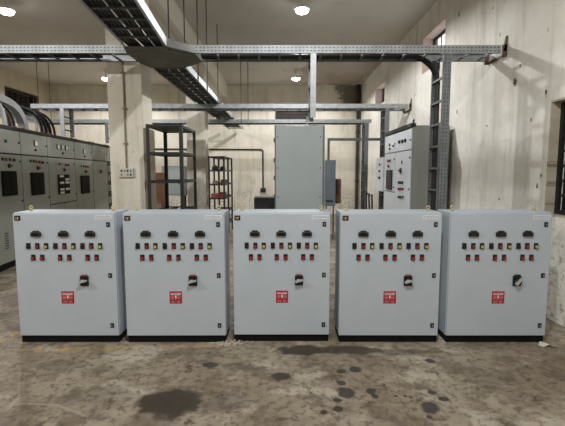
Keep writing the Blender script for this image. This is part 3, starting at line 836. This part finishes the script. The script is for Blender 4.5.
board('pale grey switchboard panel nearer the viewer, three dark meters at top, beside the right wall', BY0, ymid,
      [('black',401,142,1.3),('black',404,141.3,1.3),('black',407,140.5,1.3),('meter',403,162,.5),('sel',402,170.5,1.3),
       ('black',400.5,182.6,1),('black',402.3,182.6,1),('black',404,182.6,1),('red',400.3,189,1),('red',402.3,189,1),('red',404.3,189,1),('green',400.3,197,1),('black',402.3,197.2,1),('green',404.3,197,1)], near=True)
board('pale grey switchboard panel farther back, with a tall black window', ymid, yend,
      [('yellow',391,145,1.2),('black',391.3,149,.9),('black',395,146,.8),('red',389.5,161,1),('red',391.5,160.7,1),('red',390,166.3,1)], win=(388.2,393.2,170,190), split=True)

# ---------------------------------------------------------------- tall grey panel in the centre
p0 = atY(274.5, 125, 5.62); p1 = atY(325, 125, 5.62)
w = p1.x-p0.x; hh = p0.z
t = thing('tall_panel', 'tall plain light grey steel panel with screws down both edges, behind the middle cabinet', 'electrical panel', ((p0.x+p1.x)/2, 5.62, 0))
MB().box(-w/2, w/2, .012, .5, .08, hh, 'tall_side', .006).build('panel_body', t)
MB().box(-w/2+.03, w/2-.03, .03, .47, 0, .08, 'plinth').build('plinth', t)
door = MB().box(-w/2+.02, w/2-.028, -.012, .0115, .1, hh-.012, 'tall', .004).build('front_cover', t)
for x in (-w/2+.045, w/2-.06):
    for v in (137, 168, 197, 226):
        z = atY(300, v, 5.62).z; mb = MB(); mb.cyl((x,-.012,z), (x,-.018,z), .009, 'darkpart', 8); mb.build('screw', door)
for v in (140, 160, 178, 197):
    z = atY(300, v, 5.62).z; mb = MB(); mb.box(-w/2-.014, -w/2, .05, .08, z-.03, z+.03, 'black', .003); mb.build('hinge', t)
MB().cyl((-w/2+.45, .2, hh), (-w/2+.45, .2, hh+.14), .012, 'galv', 10).build('conduit_stub', t)

# ---------------------------------------------------------------- grey box with conduit, mid distance right of tall panel
p0 = atY(325.5, 160, 9.62); p1 = atY(335.3, 206, 9.62)
t = thing('switch_box', 'slate grey upright switch box on a stand, just right of the tall panel', 'switch box', ((p0.x+p1.x)/2, 9.62, 0))
w = p1.x-p0.x
bod = MB().box(-w/2, w/2, 0, .2, p1.z, p0.z, 'box_dark', .006).build('box_body', t)
MB().box(-w/2+.02, w/2-.06, -.012, 0, p1.z+.1, p1.z+.14, 'black', .004).build('nameplate', bod)
MB().cyl((w/2-.04, 0, p0.z-.07), (w/2-.04, -.015, p0.z-.07), .012, 'black', 10).build('latch', bod)
mb = MB(); mb.cyl((w/2, .1, 1.32), (w/2+.05, .1, 1.32), .05, 'darkpart', 14); mb.box(w/2+.03, w/2+.07, .05, .12, 1.1, 1.42, 'black', .01); mb.build('side_handle', t)
for x in (-w/2+.02, w/2-.05): MB().box(x, x+.03, .08, .12, 0, p1.z, 'galv_dark').build('stand_leg', t)
MB().box(w/2+.005, w/2+.15, .13, .15, .85, 1.44, 'wood').build('backboard', t)
zc = atY(330, 140.5, 9.62).z
mb = MB(); c = (p0.x+p1.x)/2
mb.box(c-.07, c-.02, 9.66, 9.71, p0.z, zc, 'galv_dark'); mb.box(c-.07, 2.333, 9.66, 9.71, zc, zc+.06, 'galv_dark')
tag(mb.build('cable_trunking', None, (c, 9.68, p0.z)), 'square steel trunking rising from the slate grey box and running right to the ladder', 'trunking')
# small box on the far ladder
t = thing('meter_box', 'small pale grey box hung beside the upright ladder, behind the pale switchboard', 'meter box', (2.27, 9.3, 1.17))
bod = MB().box(-.06, .065, -.22, .42, 0, .75, 'row_r', .006).build('box_body', t)
for z, k in ((.6, 'red'), (.45, 'black'), (.3, 'sel')):
    mb = MB(); dev(mb, k, 0, 0, 0, .9); o = mb.build(NAMES[k], t); o.location = (-.06, .05, z); o.rotation_euler.z = -math.pi/2

# ---------------------------------------------------------------- slotted angle racks
def rack(label, x0, x1, y0, y1, top, shelves, mids=(), name='storage_rack'):
    t = thing(name, label, 'storage rack', (x0, y0, 0), 0, 'black slotted angle racks'); w, d = x1-x0, y1-y0; L = .044
    for (x, sx) in ((0, 1), (w, -1)):
        for (y, sy) in [(0, 1), (d, -1)]+[(m, 1) for m in mids]:
            mb = MB(); mb.prism([(x, y), (x+sx*L, y), (x+sx*L, y+sy*.004), (x+sx*.004, y+sy*.004), (x+sx*.004, y+sy*L), (x, y+sy*L)], 0, top, 'rack'); mb.build('post', t)
    for z in shelves:
        mb = MB(); e = .005
        mb.box(e, w-e, e, d-e, z-.03, z-.027, 'rack')
        for a in (e, w-e-.003): mb.box(a, a+.003, e, d-e, z-.035, z, 'rack')
        for b in (e, d-e-.003): mb.box(e, w-e, b, b+.003, z-.035, z, 'rack')
        mb.build('shelf', t)
    return t
A0 = atY(145.5, 124, 5.3); A1 = atY(182, 124, 5.3)
rtop = A0.z
AX0, AX1, AY0, AY1 = A0.x, A1.x, 5.3, 6.12
rack('tall black open metal rack in front of the plastered pillar', AX0, AX1, AY0, AY1, rtop, [rtop-.003, atY(160,153.5,5.3).z+.02, atY(160,182,5.3).z+.02, 1.09, .72, .35])
# small things on the rack's lower visible shelf
random.seed(3)
for i in range(5):
    x = AX0+.06+i*.075; y = AY0+.1+.12*(i % 3); z = 1.09-.027
    mb = MB(); h_ = random.uniform(.03, .07)
    if i % 2: mb.cyl((x,y,z), (x,y,z+h_), .024, 'darkpart', 12); mb.cyl((x,y,z+h_), (x,y,z+h_+.012), .015, 'galv_dark', 10)
    else: mb.box(x-.03, x+.025, y-.03, y+.04, z, z+h_, 'tan' if i == 2 else 'paper', .005); mb.box(x-.03, x+.025, y, y+.01, z+h_, z+h_+.002, 'white')
    tag(mb.build('machine_part' if i % 2 else 'carton', None, (x, y, z)),
        ('dark round machine part on the near rack, %s one' % ('left' if i == 1 else 'right')) if i % 2 else
        ('small %s carton on the near rack %s' % (('pale','tan','pale')[i//2], ('at the left','in the middle','at the right')[i//2])),
        'machine part' if i % 2 else 'carton', 'small items on the near rack')
B0 = atY(207.8, 156, 9.9); B1 = atY(224.5, 156, 9.9)
BXa, BXb = B0.x, B1.x; By0, By1 = 9.9, 11.45
zs = [B0.z-.003]+[atY(215, v, 9.9).z for v in (170, 184, 198)]+[.62, .3]
rack('shorter black open rack farther back, right of the second pillar, loaded with small goods', BXa, BXb, By0, By1, B0.z, zs, mids=(.75,))
def goods(y, x, z, kind, label, cat, sc=1):
    mb = MB(); z -= .027
    if kind == 'motor':
        r = .05*sc
        mb.cyl((x-.08*sc, y, z+r+.02), (x+.07*sc, y, z+r+.02), r, 'darkpart', 14); mb.cyl((x+.07*sc, y, z+r+.02), (x+.11*sc, y, z+r+.02), .012, 'silver', 8)
        mb.box(x-.06*sc, x+.05*sc, y-.04, y+.04, z, z+.03, 'darkpart', .004); mb.box(x-.03, x+.03, y-.025, y+.025, z+r*2+.01, z+r*2+.045, 'darkpart', .004)
        nm = 'electric_motor'
    elif kind == 'coil':
        for k in range(3): 
            n = 20; mb.tube([(x+.07*math.cos(2*math.pi*q/n), y+.07*math.sin(2*math.pi*q/n), z+.014+.026*k) for q in range(n+1)], .013, 'redbox', 8)
        nm = 'hose_coil'
    else:
        mb.box(x-.085*sc, x+.085*sc, y-.1, y+.1, z, z+.13*sc, kind, .006); mb.box(x-.086*sc, x+.086*sc, y-.015, y+.015, z+.128*sc, z+.132*sc, 'paper'); nm = 'carton'
    tag(mb.build(nm, None, (x, y, z)), label, cat, 'goods on the far rack')
xm = (BXa+BXb)/2
goods(By0+.25, xm-.06, zs[1], 'motor', 'dark electric motor on the far rack, nearer one on the upper shelf', 'motor', 1)
goods(By0+1.05, xm, zs[1], 'motor', 'dark electric motor at the back of the far rack, upper shelf', 'motor', .9)
goods(By0+.3, xm-.06, zs[2], 'tan', 'tan carton on the middle shelf of the far rack', 'carton', .8)
goods(By0+1.0, xm+.04, zs[2], 'board', 'grey brown carton at the back of the far rack, middle shelf', 'carton', .9)
goods(By0+.2, xm-.07, zs[3], 'redbox', 'faded red carton at the front of the lower shelf, far rack', 'carton', 1)
goods(By0+.48, xm+.07, zs[3], 'coil', 'red hose coil on the lower shelf of the far rack', 'hose')
goods(By0+1.05, xm, zs[3], 'redbox', 'faded red carton at the back of the lower shelf, far rack', 'carton', .95)

# board against the pillar, cabinet and wooden box behind the rack
mb = MB().box(PX1+.002, PX1+.03, 6.08, 6.5, 0, 2.24, 'board', .002); tag(mb.build('wooden_board', None, (PX1+.015, 6.3, 0)), 'tall grey brown board standing against the side of the near pillar', 'board')
q0 = atY(161.5, 166, 10.5); q1 = atY(185, 195.5, 10.5)
t = thing('feeder_cabinet', 'blue grey electrical cabinet on legs seen through the near black rack', 'electrical cabinet', ((q0.x+q1.x)/2, 10.5, 0)); w = q1.x-q0.x
MB().box(-w/2, w/2, 0, .3, q1.z, q0.z, 'row_side', .005).build('cabinet_body', t)
d = MB().box(-w/2+.13, w/2-.1, -.02, 0, q1.z+.02, q0.z-.02, 'tall', .004).build('door', t)
MB().box(w/2-.15, w/2-.13, -.04, -.02, 1.3, 1.42, 'black', .004).build('door_handle', d)
for x in (-w/2+.03, w/2-.07):
    for y in (.03, .23): MB().box(x, x+.04, y, y+.04, 0, q1.z, 'rack').build('leg', t)
r0 = atY(155, 172.5, 9.3); r1 = atY(161.5, 200, 9.3)
t = thing('wooden_cupboard', 'narrow brown wooden cupboard left of the blue grey cabinet, behind the near rack', 'cupboard', (r0.x, 9.3, 0)); w = r1.x-r0.x+.12
MB().box(-.2, w-.12, .012, .4, .06, r0.z, 'wood', .004).build('cupboard_body', t)
MB().box(-.19, w-.13, -.008, .0115, .9, r0.z-.01, 'wood', .004).build('upper_door', t); MB().box(-.19, w-.13, -.008, .0115, .08, .89, 'board', .004).build('lower_door', t)
MB().box(-.18, w-.14, .02, .38, 0, .06, 'plinth').build('plinth', t)
# black locker in front of the back wall, left of the tall panel
s0 = atY(254, 197.5, 9.0); s1 = atY(272, 197.5, 9.0)
t = thing('black_table', 'low black steel bench left of the tall panel, under the wall switch', 'bench', (s0.x, 9.0, 0)); w = .56
MB().box(0, w, 0, .5, s0.z-.03, s0.z, 'rack', .004).build('bench_top', t)
MB().box(.03, w-.03, .03, .47, .12, s0.z-.031, 'rack', .004).build('bench_body', t)
for x in (.0, w-.04):
    for y in (0, .46): MB().box(x, x+.04, y, y+.04, 0, s0.z-.031, 'rack').build('leg', t)

# ---------------------------------------------------------------- conduits, pipes and wall switches
c0 = atY(150, 149, BACK); c1 = atY(263, 149.6, BACK); c2 = atY(263, 188, BACK)
yb = BACK-.03
mb = MB(); mb.tube([(c0.x, yb, c0.z), (c1.x-.08, yb, c1.z), (c1.x-.02, yb, c1.z-.02), (c1.x, yb, c1.z-.08), (c1.x, yb, c2.z)], .028, 'rust', 8)
tag(mb.build('conduit', None, (c1.x, yb, c1.z)), 'thin conduit along the back wall turning down to a black switch', 'conduit')
mb = MB(); mb.box(c1.x-.1, c1.x+.1, BACK-.08, BACK-.001, c2.z-.16, c2.z, 'black', .01); mb.cyl((c1.x, BACK-.08, c2.z-.08), (c1.x, BACK-.1, c2.z-.08), .03, 'darkpart', 12)
tag(mb.build('wall_switch', None, (c1.x, BACK-.04, c2.z-.08)), 'small black switch on the back wall at the foot of the conduit', 'wall switch')
k0 = atY(127, 168, 6.06); k1 = atY(126.5, 66, 6.06)
t = thing('switch_board', 'cream wall switch board with small dark switches on the near pillar', 'wall switch', (k0.x, 6.06, k0.z-.07))
MB().box(-.105, .105, -.045, -.001, -.065, .065, 'pvc', .006).build('switch_plate', t)
for i in range(4):
    for j in range(2):
        if (i, j) != (1, 0):
            mb = MB(); mb.box(-.078+i*.045, -.055+i*.045, -.052, -.044, -.042+j*.055, -.012+j*.055, 'darkpart' if (i+j) % 2 else 'ink', .002); mb.build('rocker_switch', t)
mb = MB(); mb.cyl((k0.x, 6.045, k0.z-.004), (k0.x, 6.045, 4.3), .013, 'pipe', 10)
for z in (2.0, 2.5, 3.0): mb.box(k0.x-.03, k0.x+.03, 6.03, 6.059, z, z+.02, 'pipe')
tag(mb.build('conduit', None, (k0.x, 6.045, k0.z)), 'painted conduit running up the near pillar from its switch board', 'conduit')
g0 = atY(368.5, 84, 15.4)
mb = MB(); mb.cyl((g0.x-.35, 15.49, .0), (g0.x-.35, 15.49, CEIL), .06, 'rust', 14)
for z in (1.2, 3.0, 4.3): mb.cyl((g0.x-.35, 15.49, z), (g0.x-.35, 15.49, z+.12), .075, 'rust', 14)
tag(mb.build('drain_pipe', None, (g0.x-.35, 15.49, 0)), 'dark drain pipe in the back right corner beside the broken plaster', 'pipe')
# loose cables by the far right ladder
for i in range(4):
    x = 2.02+.06*i
    mb = MB().tube(bez([(x, 9.95, .02), (x-.02, 9.9, .7), (x+.03*i-.1, 10.1, 1.25), (x+.05, 10.3, 1.1-.05*i)], 12), .022, 'cable', 8)
    tag(mb.build('loose_cable', None, (x, 9.95, 0)), 'black loose cable end standing beside the upright ladder under the small box', 'cable', 'loose cable ends by the right ladder')

# ---------------------------------------------------------------- floor litter
random.seed(11)
def blob(mb, c, r, m, squash=.6):
    import bmesh
    bm = bmesh.new(); bmesh.ops.create_icosphere(bm, subdivisions=1, radius=r)
    for v in bm.verts:
        k = random.uniform(.7, 1.25); v.co = Vector((v.co.x*k, v.co.y*k, v.co.z*k*squash))
    zm = min(v.co.z for v in bm.verts); bm.verts.index_update()
    mb.add([(v.co.x+c[0], v.co.y+c[1], v.co.z-zm+c[2]) for v in bm.verts], [[v.index for v in f.verts] for f in bm.faces], m); bm.free()
mb = MB()
c = atZ(230, 345)
for i in range(170):
    x = c.x+random.gauss(0, .075); y = c.y+random.gauss(.02, .035); blob(mb, (x, y, 0), random.uniform(.003, .014), 'rubble')
tag(mb.build('plaster_rubble', None, (c.x, c.y, 0)), 'pale crumbled plaster on the floor between the second and middle cabinets', 'rubble', kind='stuff')
c = atZ(546, 346); mb = MB()
vs = [(c.x-.06, c.y+.02, .0), (c.x-.02, c.y+.06, .022), (c.x+.05, c.y+.01, .006), (c.x+.075, c.y-.04, .0), (c.x+.01, c.y-.03, .03), (c.x-.04, c.y-.03, .008)]
mb.add(vs+[(x, y, max(z-.006, 0)) for x, y, z in vs], [(0,1,4,5),(1,2,4),(2,3,4),(6,11,10,7),(7,10,8),(8,10,9),(0,6,7,1),(1,7,8,2),(2,8,9,3),(3,9,10,4),(4,10,11,5),(5,11,6,0)], 'paper')
tag(mb.build('paper_scrap', None, (c.x, c.y, 0)), 'crumpled white scrap on the floor at the right cabinet corner', 'scrap')

# ---------------------------------------------------------------- lamps
def lamp(x, y, z, label, group=None, power=230, stem=True):
    t = thing('ceiling_lamp', label, 'lamp', (x, y, z), 0, group)
    mb = MB(); mb.cyl((0,0,.055), (0,0,CEIL-z), .012, 'lampbody', 8); mb.cyl((0,0,CEIL-z-.03), (0,0,CEIL-z), .05, 'lampbody', 16); mb.build('lamp_stem', t)
    mb = MB(); mb.cyl((0,0,.005), (0,0,.06), .13, 'lampbody', 24, .06); mb.build('lamp_shade', t)
    mb = MB(); pr = [(.122, .004), (.12, -.02), (.1, -.045), (.06, -.062), (0.001, -.068)]
    vs = []; n = 24
    for r, zz in pr:
        for k in range(n): vs.append((r*math.cos(2*math.pi*k/n), r*math.sin(2*math.pi*k/n), zz))
    fs = [(i*n+k, i*n+(k+1) % n, (i+1)*n+(k+1) % n, (i+1)*n+k) for i in range(len(pr)-1) for k in range(n)]+[tuple(range(n))]
    mb.add(vs, fs, 'lamp', True); mb.build('lamp_diffuser', t)
    ld = bpy.data.lights.new('lamp_light', 'SPOT'); ld.energy = power; ld.shadow_soft_size = .05; ld.color = (1, .99, .975); ld.spot_size = math.radians(172); ld.spot_blend = .25
    lo = bpy.data.objects.new('lamp_light', ld); COL.objects.link(lo); lo.parent = t; lo.location = (0, 0, -.15)
zl = 4.62
a = atZ(302, 10, zl); b = atZ(7, 11, zl); c = atZ(296, 78.5, 4.55); d = atZ(106, 78.5, 4.55)
G = 'hanging hall lamps'
lamp(a.x, a.y, zl, 'round glowing lamp at the top centre, above the nearest cross tray', G)
lamp(b.x, b.y, zl, 'round glowing lamp at the top left corner of the photo', G)
lamp(c.x, c.y, 4.55, 'small distant glowing lamp above the tall grey panel, left of its riser', G)
lamp(d.x, d.y, 4.55, 'small distant glowing lamp left of the near pillar', G)
for x in (.2, -5.3):
    for y in (1.1, -4.2):
        lamp(x, y, zl, 'round lamp hanging behind the viewer, out of the photo', 'hall lamps behind the viewer', 310 if y > 0 else 110)

# ---------------------------------------------------------------- world, camera, colour
wd = bpy.data.worlds.new('sky'); SC.world = wd; wd.use_nodes = True
bg = wd.node_tree.nodes['Background']; bg.inputs[0].default_value = (.82, .9, 1, 1); bg.inputs[1].default_value = 1.6
cd = bpy.data.cameras.new('camera'); cam = bpy.data.objects.new('camera', cd); COL.objects.link(cam)
cam.location = (0, 0, H); cam.rotation_euler = (math.pi/2-PITCH, 0, 0)
cd.sensor_width = 36; cd.lens = F/565*36; cd.clip_start = .05
SC.camera = cam
vs_ = SC.view_settings; vs_.view_transform = 'Standard'; vs_.look = 'None'; vs_.gamma = 1; vs_.use_curve_mapping = False
vs_.exposure = 0.36
SC.display_settings.display_device = 'sRGB'
